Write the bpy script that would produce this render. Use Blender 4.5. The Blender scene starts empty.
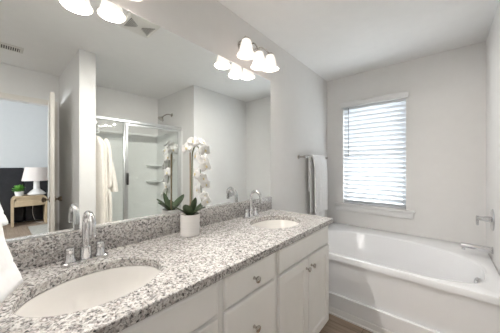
import bpy, bmesh, math, random
from mathutils import Vector, Matrix, Euler
random.seed(7)
S = bpy.context.scene
C = bpy.context.collection
PI = math.pi
R = math.radians

# ------------------------------------------------------------------ camera
cd = bpy.data.cameras.new('camera')
cd.lens = 16.0
cd.sensor_width = 36.0
cd.clip_start = 0.02
cam = bpy.data.objects.new('camera', cd)
cam.location = (1.22, 0.0, 1.254)
cam.rotation_euler = (R(90), 0, R(41))
C.objects.link(cam)
S.camera = cam

# ------------------------------------------------------------------ world, sun, added fill lamps, exposure
w = bpy.data.worlds.new('world')
S.world = w
w.use_nodes = True
bg = w.node_tree.nodes['Background']
bg.inputs[0].default_value = (0.86, 0.94, 1.0, 1)
bg.inputs[1].default_value = 0.75

sd = bpy.data.lights.new('sun', 'SUN')
sd.energy = 1.3
sd.angle = R(0.6)
sd.color = (1.0, 0.98, 0.95)
sun = bpy.data.objects.new('sun', sd)
sun.rotation_euler = Vector((-1.0, -1.0, -1.0)).to_track_quat('-Z', 'Y').to_euler()
sun.location = (4, 7, 5)
C.objects.link(sun)


def area(name, loc, direction, sx, sy, energy, color):
    ld = bpy.data.lights.new(name, 'AREA')
    ld.shape = 'RECTANGLE'
    ld.size = sx
    ld.size_y = sy
    ld.energy = energy
    ld.color = color
    o = bpy.data.objects.new(name, ld)
    o.location = loc
    o.rotation_euler = Vector(direction).to_track_quat('-Z', 'Y').to_euler()
    C.objects.link(o)
    return o


# added fill lamps outside unseen openings: warm behind the camera, neutral for the bedroom
area('rear_warm_fill', (1.65, -2.5, 1.6), (0, 1, 0), 1.0, 1.2, 1.6, (1.0, 0.74, 0.50))
area('bedroom_fill', (4.3, -2.6, 1.5), (0.1, 1, 0), 1.0, 0.9, 13, (0.97, 0.98, 1.0))

S.view_settings.view_transform = 'Standard'
S.view_settings.look = 'None'
S.view_settings.gamma = 1.0
S.view_settings.use_curve_mapping = False
S.view_settings.exposure = 3.27
BULB_W = 2.45
BULB_COL = (1.0, 0.95, 0.89)


# ------------------------------------------------------------------ materials
def new_mat(name):
    m = bpy.data.materials.new(name)
    m.use_nodes = True
    nt = m.node_tree
    return m, nt, nt.nodes['Principled BSDF']


def mat(name, col, rough=0.5, metal=0.0, var=0.04, vscale=12.0, bump=0.0, bscale=80.0, spec=0.5, coat=0.0, sheen=0.0):
    m, nt, p = new_mat(name)
    p.inputs['Roughness'].default_value = rough
    p.inputs['Metallic'].default_value = metal
    p.inputs['Specular IOR Level'].default_value = spec
    p.inputs['Coat Weight'].default_value = coat
    p.inputs['Sheen Weight'].default_value = sheen
    tc = nt.nodes.new('ShaderNodeTexCoord')
    n = nt.nodes.new('ShaderNodeTexNoise')
    n.inputs['Scale'].default_value = vscale
    n.inputs['Detail'].default_value = 3
    nt.links.new(tc.outputs['Object'], n.inputs['Vector'])
    r = nt.nodes.new('ShaderNodeValToRGB')
    a = [max(0, c * (1 - var)) for c in col]
    b = [min(1, c * (1 + var)) for c in col]
    r.color_ramp.elements[0].position = 0.3
    r.color_ramp.elements[1].position = 0.7
    r.color_ramp.elements[0].color = (*a, 1)
    r.color_ramp.elements[1].color = (*b, 1)
    nt.links.new(n.outputs['Fac'], r.inputs['Fac'])
    nt.links.new(r.outputs['Color'], p.inputs['Base Color'])
    if bump:
        n2 = nt.nodes.new('ShaderNodeTexNoise')
        n2.inputs['Scale'].default_value = bscale
        n2.inputs['Detail'].default_value = 4
        nt.links.new(tc.outputs['Object'], n2.inputs['Vector'])
        bp = nt.nodes.new('ShaderNodeBump')
        bp.inputs['Strength'].default_value = bump
        bp.inputs['Distance'].default_value = 0.004
        nt.links.new(n2.outputs['Fac'], bp.inputs['Height'])
        nt.links.new(bp.outputs['Normal'], p.inputs['Normal'])
    return m


WALL = mat('wall_paint', (0.77, 0.765, 0.755), 0.6, var=0.01, bump=0.05, bscale=160)
CEIL = mat('ceiling_paint', (0.87, 0.868, 0.862), 0.8, var=0.01, bump=0.05, bscale=120)
BEDWALL = mat('bedroom_paint', (0.60, 0.61, 0.615), 0.7, var=0.01)
TRIM = mat('white_trim_paint', (0.80, 0.80, 0.80), 0.35, var=0.01)
DOORP = mat('door_paint', (0.74, 0.71, 0.66), 0.4, var=0.01)
CAB = mat('cabinet_paint', (0.88, 0.875, 0.86), 0.38, var=0.01)
CABIN = mat('cabinet_inside', (0.40, 0.38, 0.35), 0.6, var=0.03)
TUB = mat('tub_acrylic', (0.85, 0.86, 0.88), 0.16, var=0.005, coat=0.3)
CERAMIC = mat('sink_ceramic', (0.80, 0.785, 0.76), 0.12, var=0.005)
SURR = mat('shower_surround_acrylic', (0.92, 0.93, 0.92), 0.25, var=0.005)
CHROME = mat('polished_chrome', (0.68, 0.68, 0.69), 0.08, 1.0, var=0.01)
NICKEL = mat('brushed_nickel', (0.52, 0.50, 0.47), 0.26, 1.0, var=0.05)
BRONZE = mat('dark_bronze', (0.20, 0.16, 0.12), 0.32, 1.0, var=0.05)
ALU = mat('satin_aluminium', (0.66, 0.67, 0.67), 0.28, 0.8, var=0.02)
BLACK = mat('black_plastic', (0.03, 0.03, 0.03), 0.4)
TOWEL = mat('white_terry', (0.91, 0.915, 0.925), 0.95, var=0.03, vscale=60, bump=0.5, bscale=420, spec=0.1, sheen=0.3)
ROBE = mat('cream_terry', (0.88, 0.84, 0.78), 0.95, var=0.04, vscale=50, bump=0.6, bscale=320, spec=0.1, sheen=0.3)
POT = mat('white_pot_glaze', (0.82, 0.80, 0.78), 0.35, var=0.01)
MOSS = mat('orchid_moss', (0.15, 0.11, 0.06), 0.95, var=0.4, vscale=90, bump=0.8)
LEAF = mat('orchid_leaf', (0.055, 0.085, 0.04), 0.4, var=0.25, vscale=20)
STEM = mat('orchid_stem', (0.13, 0.15, 0.05), 0.5, var=0.2)
STAKE = mat('bamboo_stake', (0.36, 0.27, 0.18), 0.6, var=0.15)
LIP = mat('orchid_lip', (0.72, 0.62, 0.38), 0.5, var=0.2, vscale=200)
PETAL = mat('orchid_petal', (0.86, 0.86, 0.85), 0.55, var=0.02)
BLIND = mat('blind_slat_white', (0.76, 0.78, 0.81), 0.45, var=0.01)
HEADB = mat('black_upholstery', (0.018, 0.018, 0.022), 0.75, var=0.2, bump=0.3, bscale=200)
OAK = mat('pale_oak', (0.52, 0.40, 0.26), 0.5, var=0.1, vscale=9)
LAMPW = mat('white_plaster', (0.78, 0.76, 0.74), 0.6, var=0.02)
SHADEF = mat('lamp_shade_linen', (0.86, 0.80, 0.77), 0.9, var=0.03, vscale=80)
GREEN = mat('plant_green', (0.12, 0.32, 0.05), 0.5, var=0.35, vscale=60)
RUG = mat('grey_rug', (0.42, 0.40, 0.36), 0.95, var=0.15, vscale=30, bump=0.4)
VENTW = mat('vent_white', (0.74, 0.73, 0.70), 0.45, var=0.01)
VENTD = mat('vent_dark', (0.10, 0.10, 0.10), 0.7, var=0.1)
GROUND = mat('outdoor_pale_concrete', (0.62, 0.62, 0.61), 0.9, var=0.1, vscale=1)


def translucent(m, weight, col):
    nt = m.node_tree
    p = nt.nodes['Principled BSDF']
    t = nt.nodes.new('ShaderNodeBsdfTranslucent')
    t.inputs['Color'].default_value = (*col, 1)
    mx = nt.nodes.new('ShaderNodeMixShader')
    mx.inputs[0].default_value = weight
    nt.links.new(p.outputs[0], mx.inputs[1])
    nt.links.new(t.outputs[0], mx.inputs[2])
    nt.links.new(mx.outputs[0], nt.nodes['Material Output'].inputs['Surface'])


translucent(BLIND, 0.08, (0.88, 0.92, 0.97))
translucent(PETAL, 0.25, (0.9, 0.9, 0.88))
translucent(SHADEF, 0.3, (0.9, 0.8, 0.75))


def mirror_mat():
    m, nt, p = new_mat('silvered_mirror')
    p.inputs['Metallic'].default_value = 1.0
    p.inputs['Roughness'].default_value = 0.0
    p.inputs['Base Color'].default_value = (0.90, 0.93, 0.925, 1)
    return m


def glass_mat(name, tint, refl=0.06):
    m, nt, p = new_mat(name)
    nt.nodes.remove(p)
    tr = nt.nodes.new('ShaderNodeBsdfTransparent')
    tr.inputs[0].default_value = (*tint, 1)
    gl = nt.nodes.new('ShaderNodeBsdfGlossy')
    gl.inputs['Roughness'].default_value = 0.02
    fr = nt.nodes.new('ShaderNodeFresnel')
    ge = nt.nodes.new('ShaderNodeNewGeometry')      # both faces of the thin pane reflect like the outside of glass
    mr = nt.nodes.new('ShaderNodeMapRange')
    mr.inputs['To Min'].default_value = 1.5
    mr.inputs['To Max'].default_value = 1 / 1.5
    nt.links.new(ge.outputs['Backfacing'], mr.inputs['Value'])
    nt.links.new(mr.outputs[0], fr.inputs['IOR'])
    mx = nt.nodes.new('ShaderNodeMixShader')
    nt.links.new(fr.outputs[0], mx.inputs[0])
    nt.links.new(tr.outputs[0], mx.inputs[1])
    nt.links.new(gl.outputs[0], mx.inputs[2])
    nt.links.new(mx.outputs[0], nt.nodes['Material Output'].inputs['Surface'])
    return m


MIRROR = mirror_mat()
GLASS = glass_mat('shower_glass', (0.985, 0.995, 0.99))
WGLASS = glass_mat('window_glass', (0.97, 0.98, 0.98))


def frosted_lit(name, col, strength):
    m, nt, p = new_mat(name)
    p.inputs['Base Color'].default_value = (0.86, 0.83, 0.78, 1)
    p.inputs['Roughness'].default_value = 0.35
    lw = nt.nodes.new('ShaderNodeTexCoord')
    n = nt.nodes.new('ShaderNodeTexNoise')
    n.inputs['Scale'].default_value = 22
    n.inputs['Detail'].default_value = 4
    nt.links.new(lw.outputs['Object'], n.inputs['Vector'])
    r = nt.nodes.new('ShaderNodeValToRGB')
    r.color_ramp.elements[0].color = (*[c * 0.7 for c in col], 1)
    r.color_ramp.elements[1].color = (*col, 1)
    nt.links.new(n.outputs['Fac'], r.inputs['Fac'])
    nt.links.new(r.outputs['Color'], p.inputs['Emission Color'])
    p.inputs['Emission Strength'].default_value = strength
    return m


FROST = frosted_lit('lit_alabaster_glass', (1.0, 0.84, 0.75), 0.11)
BULB = frosted_lit('lit_bulb', (1.0, 0.92, 0.84), 1.2)


def granite_mat():
    m, nt, p = new_mat('speckled_granite')
    p.inputs['Roughness'].default_value = 0.14
    p.inputs['Coat Weight'].default_value = 0.15
    L = nt.links.new
    tc = nt.nodes.new('ShaderNodeTexCoord')
    n = nt.nodes.new('ShaderNodeTexNoise')
    n.inputs['Scale'].default_value = 60
    n.inputs['Detail'].default_value = 3
    L(tc.outputs['Object'], n.inputs['Vector'])
    off = nt.nodes.new('ShaderNodeVectorMath')
    off.operation = 'MULTIPLY_ADD'
    off.inputs[1].default_value = (0.014, 0.014, 0.014)
    L(n.outputs['Color'], off.inputs[0])
    L(tc.outputs['Object'], off.inputs[2])

    def vor(scale, stops):
        v = nt.nodes.new('ShaderNodeTexVoronoi')
        v.inputs['Scale'].default_value = scale
        L(off.outputs[0], v.inputs['Vector'])
        sp = nt.nodes.new('ShaderNodeSeparateColor')
        L(v.outputs['Color'], sp.inputs[0])
        r = nt.nodes.new('ShaderNodeValToRGB')
        r.color_ramp.interpolation = 'CONSTANT'
        e = r.color_ramp.elements
        e[0].position = 0
        e[0].color = (*stops[0][1], 1)
        e[1].position = stops[1][0]
        e[1].color = (*stops[1][1], 1)
        for pos, c in stops[2:]:
            x = e.new(pos)
            x.color = (*c, 1)
        L(sp.outputs[0], r.inputs['Fac'])
        return r, sp

    r1, s1 = vor(140, [(0, (0.035, 0.033, 0.034)), (0.12, (0.14, 0.13, 0.13)), (0.24, (0.30, 0.26, 0.245)),
                       (0.38, (0.50, 0.475, 0.45)), (0.58, (0.64, 0.63, 0.615)), (0.86, (0.38, 0.37, 0.36))])
    r2, s2 = vor(260, [(0, (0.05, 0.048, 0.048)), (0.15, (0.34, 0.32, 0.31)), (0.36, (0.66, 0.645, 0.63))])
    mx = nt.nodes.new('ShaderNodeMix')
    mx.data_type = 'RGBA'
    mx.inputs[0].default_value = 0.36
    L(r1.outputs[0], mx.inputs[6])
    L(r2.outputs[0], mx.inputs[7])
    L(mx.outputs[2], p.inputs['Base Color'])
    return m


GRANITE = granite_mat()


def wood_floor_mat():
    m, nt, p = new_mat('wood_plank_floor')
    L = nt.links.new
    p.inputs['Roughness'].default_value = 0.42
    tc = nt.nodes.new('ShaderNodeTexCoord')
    mp = nt.nodes.new('ShaderNodeMapping')
    L(tc.outputs['Object'], mp.inputs[0])
    b = nt.nodes.new('ShaderNodeTexBrick')
    b.offset = 0.37
    b.inputs['Scale'].default_value = 1.0
    b.inputs['Mortar Size'].default_value = 0.0015
    b.inputs['Brick Width'].default_value = 1.2
    b.inputs['Row Height'].default_value = 0.15
    b.inputs['Color1'].default_value = (0.38, 0.29, 0.22, 1)
    b.inputs['Color2'].default_value = (0.28, 0.21, 0.16, 1)
    b.inputs['Mortar'].default_value = (0.08, 0.06, 0.05, 1)
    L(mp.outputs[0], b.inputs['Vector'])
    n = nt.nodes.new('ShaderNodeTexNoise')
    n.inputs['Scale'].default_value = 3
    n.inputs['Detail'].default_value = 6
    mp2 = nt.nodes.new('ShaderNodeMapping')
    mp2.inputs['Scale'].default_value = (1.2, 14, 1)
    L(tc.outputs['Object'], mp2.inputs[0])
    L(mp2.outputs[0], n.inputs['Vector'])
    mx = nt.nodes.new('ShaderNodeMix')
    mx.data_type = 'RGBA'
    mx.blend_type = 'OVERLAY'
    mx.inputs[0].default_value = 0.55
    L(b.outputs['Color'], mx.inputs[6])
    L(n.outputs['Fac'], mx.inputs[7])
    L(mx.outputs[2], p.inputs['Base Color'])
    return m


WOODF = wood_floor_mat()


# ------------------------------------------------------------------ mesh helpers
class MB:
    def __init__(self):
        self.bm = bmesh.new()

    def _merge(self, t):
        me = bpy.data.meshes.new('tmp')
        t.to_mesh(me)
        t.free()
        self.bm.from_mesh(me)
        bpy.data.meshes.remove(me)

    def box(self, lo, hi, bev=0.0, seg=2, M=None):
        t = bmesh.new()
        bmesh.ops.create_cube(t, size=1.0)
        for v in t.verts:
            v.co = Vector([lo[i] + (v.co[i] + 0.5) * (hi[i] - lo[i]) for i in range(3)])
        if bev:
            bmesh.ops.bevel(t, geom=t.edges[:], offset=bev, segments=seg, affect='EDGES', profile=0.5)
        if M is not None:
            bmesh.ops.transform(t, matrix=M, verts=t.verts[:])
        self._merge(t)
        return self

    def loft(self, rings, cap0=True, cap1=True, closed=True):
        vs = [[self.bm.verts.new(p) for p in r] for r in rings]
        n = len(rings[0])
        for a, b in zip(vs[:-1], vs[1:]):
            for i in range(n if closed else n - 1):
                j = (i + 1) % n
                try:
                    self.bm.faces.new((a[i], a[j], b[j], b[i]))
                except ValueError:
                    pass
        if cap0:
            self.bm.faces.new(list(reversed(vs[0])))
        if cap1:
            self.bm.faces.new(vs[-1])
        return self

    def lathe(self, prof, seg=32, M=None, cap0=True, cap1=True):
        rings = []
        for r, z in prof:
            ring = [Vector((r * math.cos(2 * PI * i / seg), r * math.sin(2 * PI * i / seg), z)) for i in range(seg)]
            if M is not None:
                ring = [M @ p for p in ring]
            rings.append(ring)
        return self.loft(rings, cap0, cap1)

    def tube(self, pts, rad, seg=12, cap=True):
        pts = [Vector(p) for p in pts]
        n = len(pts)
        rad = rad if isinstance(rad, (list, tuple)) else [rad] * n
        tang = []
        for i in range(n):
            a = pts[max(0, i - 1)]
            b = pts[min(n - 1, i + 1)]
            tang.append((b - a).normalized())
        ref = Vector((0, 0, 1)) if abs(tang[0].z) < 0.9 else Vector((1, 0, 0))
        u = tang[0].cross(ref).normalized()
        rings = []
        for i in range(n):
            u = (u - tang[i] * u.dot(tang[i])).normalized()
            v = tang[i].cross(u)
            rings.append([pts[i] + (u * math.cos(2 * PI * k / seg) + v * math.sin(2 * PI * k / seg)) * rad[i] for k in range(seg)])
        return self.loft(rings, cap, cap)

    def grid(self, f, nu, nv):
        vs = [[self.bm.verts.new(f(i / nu, j / nv)) for j in range(nv + 1)] for i in range(nu + 1)]
        for i in range(nu):
            for j in range(nv):
                self.bm.faces.new((vs[i][j], vs[i + 1][j], vs[i + 1][j + 1], vs[i][j + 1]))
        return self

    def prism(self, poly, axis, a, b):
        """extrude a 2D polygon along an axis: poly gives the two other coordinates in xyz order"""
        def P(p, t):
            q = list(p)
            q.insert(axis, t)
            return Vector(q)
        return self.loft([[P(p, a) for p in poly], [P(p, b) for p in poly]])

    def sphere(self, c, r, seg=16, rings=10, sc=(1, 1, 1)):
        t = bmesh.new()
        bmesh.ops.create_uvsphere(t, u_segments=seg, v_segments=rings, radius=r)
        for v in t.verts:
            v.co = Vector((v.co.x * sc[0] + c[0], v.co.y * sc[1] + c[1], v.co.z * sc[2] + c[2]))
        self._merge(t)
        return self

    def xform(self, M):
        bmesh.ops.transform(self.bm, matrix=M, verts=self.bm.verts[:])
        return self

    def build(self, name, material, parent=None, smooth=True, angle=40, loc=None, solid=0, bevel=0, subsurf=0, label=None):
        bm = self.bm
        bmesh.ops.remove_doubles(bm, verts=bm.verts[:], dist=1e-6)
        bmesh.ops.recalc_face_normals(bm, faces=bm.faces[:])
        me = bpy.data.meshes.new(name)
        bm.to_mesh(me)
        bm.free()
        me.materials.append(material)
        if smooth:
            me.polygons.foreach_set('use_smooth', [True] * len(me.polygons))
            me.set_sharp_from_angle(angle=R(angle))
        o = bpy.data.objects.new(name, me)
        C.objects.link(o)
        if parent is not None:
            o.parent = parent
        if loc:
            o.location = loc
        if solid:
            md = o.modifiers.new('thickness', 'SOLIDIFY')
            md.thickness = solid
            md.offset = 0
        if subsurf:
            md = o.modifiers.new('smooth', 'SUBSURF')
            md.levels = md.render_levels = subsurf
        if bevel:
            md = o.modifiers.new('edge', 'BEVEL')
            md.width = bevel
            md.segments = 2
            md.angle_limit = R(50)
        if label:
            o['label'] = label
        return o


def tag(o, label, cat, group=None, kind=None):
    o['label'] = label
    o['category'] = cat
    if group:
        o['group'] = group
    if kind:
        o['kind'] = kind
    return o


def thing(name, label, cat, loc=(0, 0, 0), rz=0, group=None):
    o = bpy.data.objects.new(name, None)
    o.empty_display_size = 0.05
    C.objects.link(o)
    o.location = loc
    o.rotation_euler = (0, 0, rz)
    return tag(o, label, cat, group)


def struct(o):
    o['kind'] = 'structure'
    return o


def dup(root, parent=None):
    kids = [x for x in bpy.data.objects if x.parent == root]
    c = root.copy()
    C.objects.link(c)
    if parent is not None:
        c.parent = parent
    for k in kids:
        dup(k, c)
    return c


def wallbox(name, lo, hi, m=WALL):
    return struct(MB().box(lo, hi).build(name, m, smooth=False))


# ------------------------------------------------------------------ the setting
H = 2.44
XR, XF = 1.523, 2.61          # tub end wall, far wall with the bedroom door
YB, YT = 3.04, 1.90           # window wall, tub front
YC = -1.9                     # rear of the bathroom

struct(MB().box((-0.12, YC - 0.12, -0.1), (6.2, YB + 0.14, 0.0)).build('floor', WOODF, smooth=False))
struct(MB().box((-0.12, YC - 0.12, H), (XF + 0.11, YB + 0.14, H + 0.1)).build('ceiling', CEIL, smooth=False))
HB = 2.85
struct(MB().box((XF + 0.0, YC - 0.12, HB), (6.2, YB + 0.14, HB + 0.1)).build('ceiling_bedroom', CEIL, smooth=False))
wallbox('wall_vanity', (-0.12, YC, 0), (0, YB + 0.14, H))
# window wall with its opening
WX0, WX1, WZ0, WZ1 = 0.215, 0.905, 0.765, 2.04


def holed_wall(name, axis, a, b, lo, hi, hole, m=WALL):
    """a wall slab with one rectangular opening, as one mesh. lo/hi/hole in the two in-plane coordinates"""
    mb = MB()
    (u0, v0), (u1, v1) = lo, hi
    hu0, hv0, hu1, hv1 = hole

    def P(u, v, t):
        q = [u, v]
        q.insert(axis, t)
        return Vector(q)
    for t, flip in ((a, 0), (b, 1)):
        O = [(u0, v0), (u1, v0), (u1, v1), (u0, v1)]
        I = [(hu0, hv0), (hu1, hv0), (hu1, hv1), (hu0, hv1)]
        ov = [mb.bm.verts.new(P(*p, t)) for p in O]
        iv = [mb.bm.verts.new(P(*p, t)) for p in I]
        for i in range(4):
            j = (i + 1) % 4
            mb.bm.faces.new((ov[i], ov[j], iv[j], iv[i]))
        if flip == 0:
            o0, i0 = ov, iv
        else:
            for i in range(4):
                j = (i + 1) % 4
                mb.bm.faces.new((o0[i], o0[j], ov[j], ov[i]))
                mb.bm.faces.new((i0[i], i0[j], iv[j], iv[i]))
    return struct(mb.build(name, m, smooth=False))


holed_wall('wall_window', 1, YB, YB + 0.14, (0, 0), (XR, H), (WX0, WZ0, WX1, WZ1))
wallbox('wall_right', (XR, YT, 0), (XF + 0.11, YB + 0.14, H))
DY0, DY1, DZ = -0.30, 0.48, 2.04
holed_wall('wall_door', 0, XF, XF + 0.11, (YC, -0.001), (YT, H), (DY0, -0.0006, DY1, DZ))
wallbox('wall_partition', (1.55, 0.56, 0), (XF, 0.70, H))
wallbox('wall_left', (0, -0.235, 0), (0.75, -0.115, H))
# rear of the room: unseen wall, its opening added to let fill light in
REAR_OPENING = (1.4, 1.2, 1.95, 1.9)
holed_wall('wall_rear', 1, YC - 0.12, YC, (0, 0), (XF + 0.11, H), REAR_OPENING)
# bedroom
wallbox('wall_bedroom', (6.0, YC, 0), (6.12, YB, HB), BEDWALL)
wallbox('wall_bedroom_far', (XF + 0.11, 2.4, 0), (6.0, 2.52, HB), BEDWALL)
wallbox('wall_over_ceiling', (XF + 0.03, YC, H + 0.1), (XF + 0.11, 2.4, HB), BEDWALL)
holed_wall('wall_bedroom_near', 1, YC - 0.12, YC, (XF + 0.11, 0), (6.12, HB), (3.6, 0.9, 4.9, 2.1), BEDWALL)  # unseen wall, opening added so light reaches the bedroom

# baseboards
struct(MB().box((0.0, 1.672, 0), (0.013, 1.872, 0.085), 0.003).build('baseboard_vanity', TRIM))
struct(MB().box((XF - 0.013, DY1 + 0.07, 0), (XF, 0.56, 0.085), 0.003).build('baseboard_door', TRIM))
struct(MB().box((1.537, 0.56, 0), (1.55, 0.70, 0.085), 0.003).build('baseboard_partition', TRIM))
# casing of the bedroom door
cas = MB()
y0, y1 = DY0, DY1
cas.prism([(y0 - 0.06, 0.0), (y0, 0.0), (y0, DZ), (y1, DZ), (y1, 0.0), (y1 + 0.06, 0.0), (y1 + 0.06, DZ + 0.06), (y0 - 0.06, DZ + 0.06)], 0, XF - 0.014, XF - 0.0005)
struct(cas.build('trim_1', DOORP, smooth=False))

# open door slab, free edge towards the vanity
free = Vector((1.872, 0.398, 0))
hinge = Vector((2.605, 0.468, 0))
dv = (free - hinge)
ang = math.atan2(dv.y, dv.x)
dl = dv.length
door = MB()
rects = []
T = 0.036


def rect_ring(x0, x1, z0, z1, y):
    return [Vector((x0, y, z0)), Vector((x1, y, z0)), Vector((x1, y, z1)), Vector((x0, y, z1))]


door.box((0, -T / 2, 0.012), (dl, T / 2, 2.03), 0.002)
d1 = door.build('door_1', DOORP, loc=(hinge.x, hinge.y, 0))
d1.rotation_euler = (0, 0, ang)
d1['kind'] = 'structure'
for s in (-1, 1):
    for z0, z1 in ((0.22, 0.95), (1.08, 1.88)):
        pm = MB()
        rr = []
        for ins, y in ((0, 0.0), (0.012, 0.006), (0.03, 0.006), (0.045, 0.002)):
            ring = rect_ring(0.12 + ins, dl - 0.12 - ins, z0 + ins, z1 - ins, s * (T / 2 + y))
            rr.append(ring)
        pm.loft(rr)
        pm.build('door_panel', DOORP, d1)
    kb = MB()
    Mk = Matrix.Translation((dl - 0.065, s * (T / 2 + 0.0005), 0.905)) @ Matrix.Rotation(-s * PI / 2, 4, 'X')
    kb.lathe([(0.030, 0), (0.030, 0.006), (0.012, 0.010), (0.010, 0.026), (0.022, 0.036), (0.028, 0.048), (0.024, 0.060), (0.008, 0.064)], 20, Mk)
    kb.build('door_knob', BRONZE, d1, label='dark bronze door knob')

# window unit
wf = MB()
wy = YB + 0.085
for a, b in (((WX0, wy, WZ0), (WX0 + 0.04, wy + 0.05, WZ1)), ((WX1 - 0.04, wy, WZ0), (WX1, wy + 0.05, WZ1)),
             ((WX0, wy, WZ0), (WX1, wy + 0.05, WZ0 + 0.045)), ((WX0, wy, WZ1 - 0.04), (WX1, wy + 0.05, WZ1)),
             ((WX0, wy + 0.005, 1.38), (WX1, wy + 0.045, 1.42))):
    wf.box(a, b)
w1 = struct(wf.build('window_1', TRIM, smooth=False))
MB().box((WX0 + 0.03, wy + 0.022, WZ0 + 0.03), (WX1 - 0.03, wy + 0.028, WZ1 - 0.03)).build('window_pane', WGLASS, w1)
struct(MB().box((0.105, YB - 0.042, WZ0 - 0.022), (0.985, YB - 0.0005, WZ0), 0.003).build('trim_2', TRIM))     # stool
struct(MB().box((0.125, YB - 0.022, WZ0 - 0.092), (0.970, YB - 0.0005, WZ0 - 0.0225), 0.003).build('trim_3', TRIM))  # apron under the stool
struct(MB().box((WX0 + 0.002, YB + 0.0005, WZ0 - 0.022), (WX1 - 0.002, wy, WZ0 + 0.002)).build('trim_4', TRIM))
# the land outside
gd = MB()
gd.box((-14, YB + 0.6, -0.45), (16, 34, -0.4))
struct(gd.build('ground', GROUND, smooth=False))

# ------------------------------------------------------------------ window blind
bl = thing('window_blind', 'white horizontal slatted blind drawn down over the window above the bathtub', 'blind', (0, YB, WZ0))
sl = MB()
NS, SW = 23, 0.0635
zt0, zt1 = 0.03, WZ1 - WZ0 - 0.045
tilt = R(-48)
for i in range(NS):
    z = zt0 + (zt1 - zt0) * i / (NS - 1)
    pts0 = []
    prof = []
    for k in range(5):
        s = (k / 4 - 0.5) * SW
        cv = 0.0025 * (1 - (2 * k / 4 - 1) ** 2)
        yy = s * math.cos(tilt) + cv * math.sin(tilt)
        zz = s * math.sin(tilt) + cv * math.cos(tilt)
        prof.append((0.035 + yy, z + zz))
    low = [(p[0] - 0.001, p[1] - 0.0022) for p in reversed(prof)]
    sl.prism(prof + low, 0, WX0 + 0.004, WX1 - 0.004)
sl.build('slats', BLIND, bl, angle=60)
MB().box((WX0 + 0.004, 0.006, WZ1 - WZ0 - 0.045), (WX1 - 0.004, 0.062, WZ1 - WZ0 - 0.002), 0.002).build('head_rail', BLIND, bl)
va = MB()
va.prism([(-0.035, 1.262), (-0.0008, 1.262), (-0.0008, 1.330), (-0.035, 1.330), (-0.030, 1.322), (-0.028, 1.300), (-0.033, 1.280)], 0, 0.196, 0.930)
va.build('valance', TRIM, bl, bevel=0.002)
MB().box((WX0 + 0.008, 0.012, 0.003), (WX1 - 0.008, 0.058, 0.017), 0.003).build('bottom_rail', BLIND, bl)
for x in (WX0 + 0.20, WX1 - 0.15):
    for yy in (0.008, 0.062):
        MB().tube([(x, yy, 0.015), (x, yy, 1.235)], 0.0014, 6).build('ladder_cord', TRIM, bl)
wd = MB()
wd.tube([(WX0 + 0.070, -0.001, 1.25), (WX0 + 0.070, -0.003, 0.62)], 0.0045, 8)
wd.build('tilt_wand', mat('clear_grey_wand', (0.30, 0.32, 0.35), 0.2), bl, label='thin grey tilt wand')

# ------------------------------------------------------------------ bathtub
tub = thing('bathtub', 'white oval soaking bathtub with deep skirt set under the window', 'bathtub', (0, 0, 0))
tb = MB()
N = 120
X0, X1, Y0, Y1, ZR = 0.003, XR - 0.003, YT + 0.004, YB - 0.003, 0.498
cx, cy, ax, ay = 0.770, 2.365, 0.680, 0.405


def rect_pt(th, x0, x1, y0, y1):
    c, s = math.cos(th), math.sin(th)
    px, py = (cx, cy)
    t = 1e9
    if c > 1e-9: t = min(t, (x1 - px) / c)
    if c < -1e-9: t = min(t, (x0 - px) / c)
    if s > 1e-9: t = min(t, (y1 - py) / s)
    if s < -1e-9: t = min(t, (y0 - py) / s)
    return px + c * t, py + s * t


angs = [2 * PI * i / N for i in range(N)]
for qx, qy in ((X0, Y0), (X1, Y0), (X0, Y1), (X1, Y1)):
    a = math.atan2(qy - cy, qx - cx) % (2 * PI)
    k = min(range(N), key=lambda i: abs(angs[i] - a))
    angs[k] = a


def sup(th, a, b, n=2.4, ox=0.0, oy=0.0):
    c, s = math.cos(th), math.sin(th)
    n = 3.6 if s < 0 else 2.0           # squarer along the front, rounder at the back
    r = (abs(c / a) ** n + abs(s / b) ** n) ** (-1 / n)
    return cx + ox + c * r, cy + oy + s * r


def rr_ring(d, z):
    return [Vector((*rect_pt(t, X0 + d, X1 - d, Y0 + d, Y1 - d), z)) for t in angs]


def su_ring(a, b, z, ox=0.0, oy=0.0, n=2.4):
    return [Vector((*sup(t, a, b, n, ox, oy), z)) for t in angs]


rings = [rr_ring(0.014, 0.16), rr_ring(0.014, 0.448), rr_ring(0.0, 0.452), rr_ring(0.0, ZR - 0.008), rr_ring(0.003, ZR - 0.002), rr_ring(0.009, ZR),
         su_ring(ax + 0.028, ay + 0.022, ZR + 0.001), su_ring(ax + 0.006, ay + 0.006, ZR - 0.003), su_ring(ax - 0.006, ay - 0.006, ZR - 0.014),
         su_ring(ax - 0.025, ay - 0.022, ZR - 0.08, 0.005), su_ring(ax - 0.060, ay - 0.045, ZR - 0.20, 0.02), su_ring(ax - 0.10, ay - 0.075, ZR - 0.31, 0.035),
         su_ring(ax - 0.17, ay - 0.12, ZR - 0.37, 0.05), su_ring(ax - 0.32, ay - 0.22, ZR - 0.385, 0.07), su_ring(0.05, 0.03, ZR - 0.39, 0.1)]
tb.loft(rings, True, True)
tb.build('basin', TUB, tub, angle=32)
ap = MB()
ap.prism([(YT - 0.012, 0.058), (YT + 0.05, 0.058), (YT + 0.05, 0.159), (YT + 0.016, 0.159), (YT + 0.012, 0.172), (YT - 0.008, 0.172), (YT - 0.012, 0.168)], 0, X0, X1)
ap.build('skirt_panel', TUB, tub, bevel=0.002)
bs = MB()
bs.prism([(YT - 0.026, 0.0), (YT + 0.05, 0.0), (YT + 0.05, 0.0575), (YT - 0.015, 0.0575), (YT - 0.018, 0.05), (YT - 0.018, 0.016), (YT - 0.026, 0.012)], 0, X0, X1)
bs.build('base_trim', TRIM, tub, bevel=0.001)
ov = MB()
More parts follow.
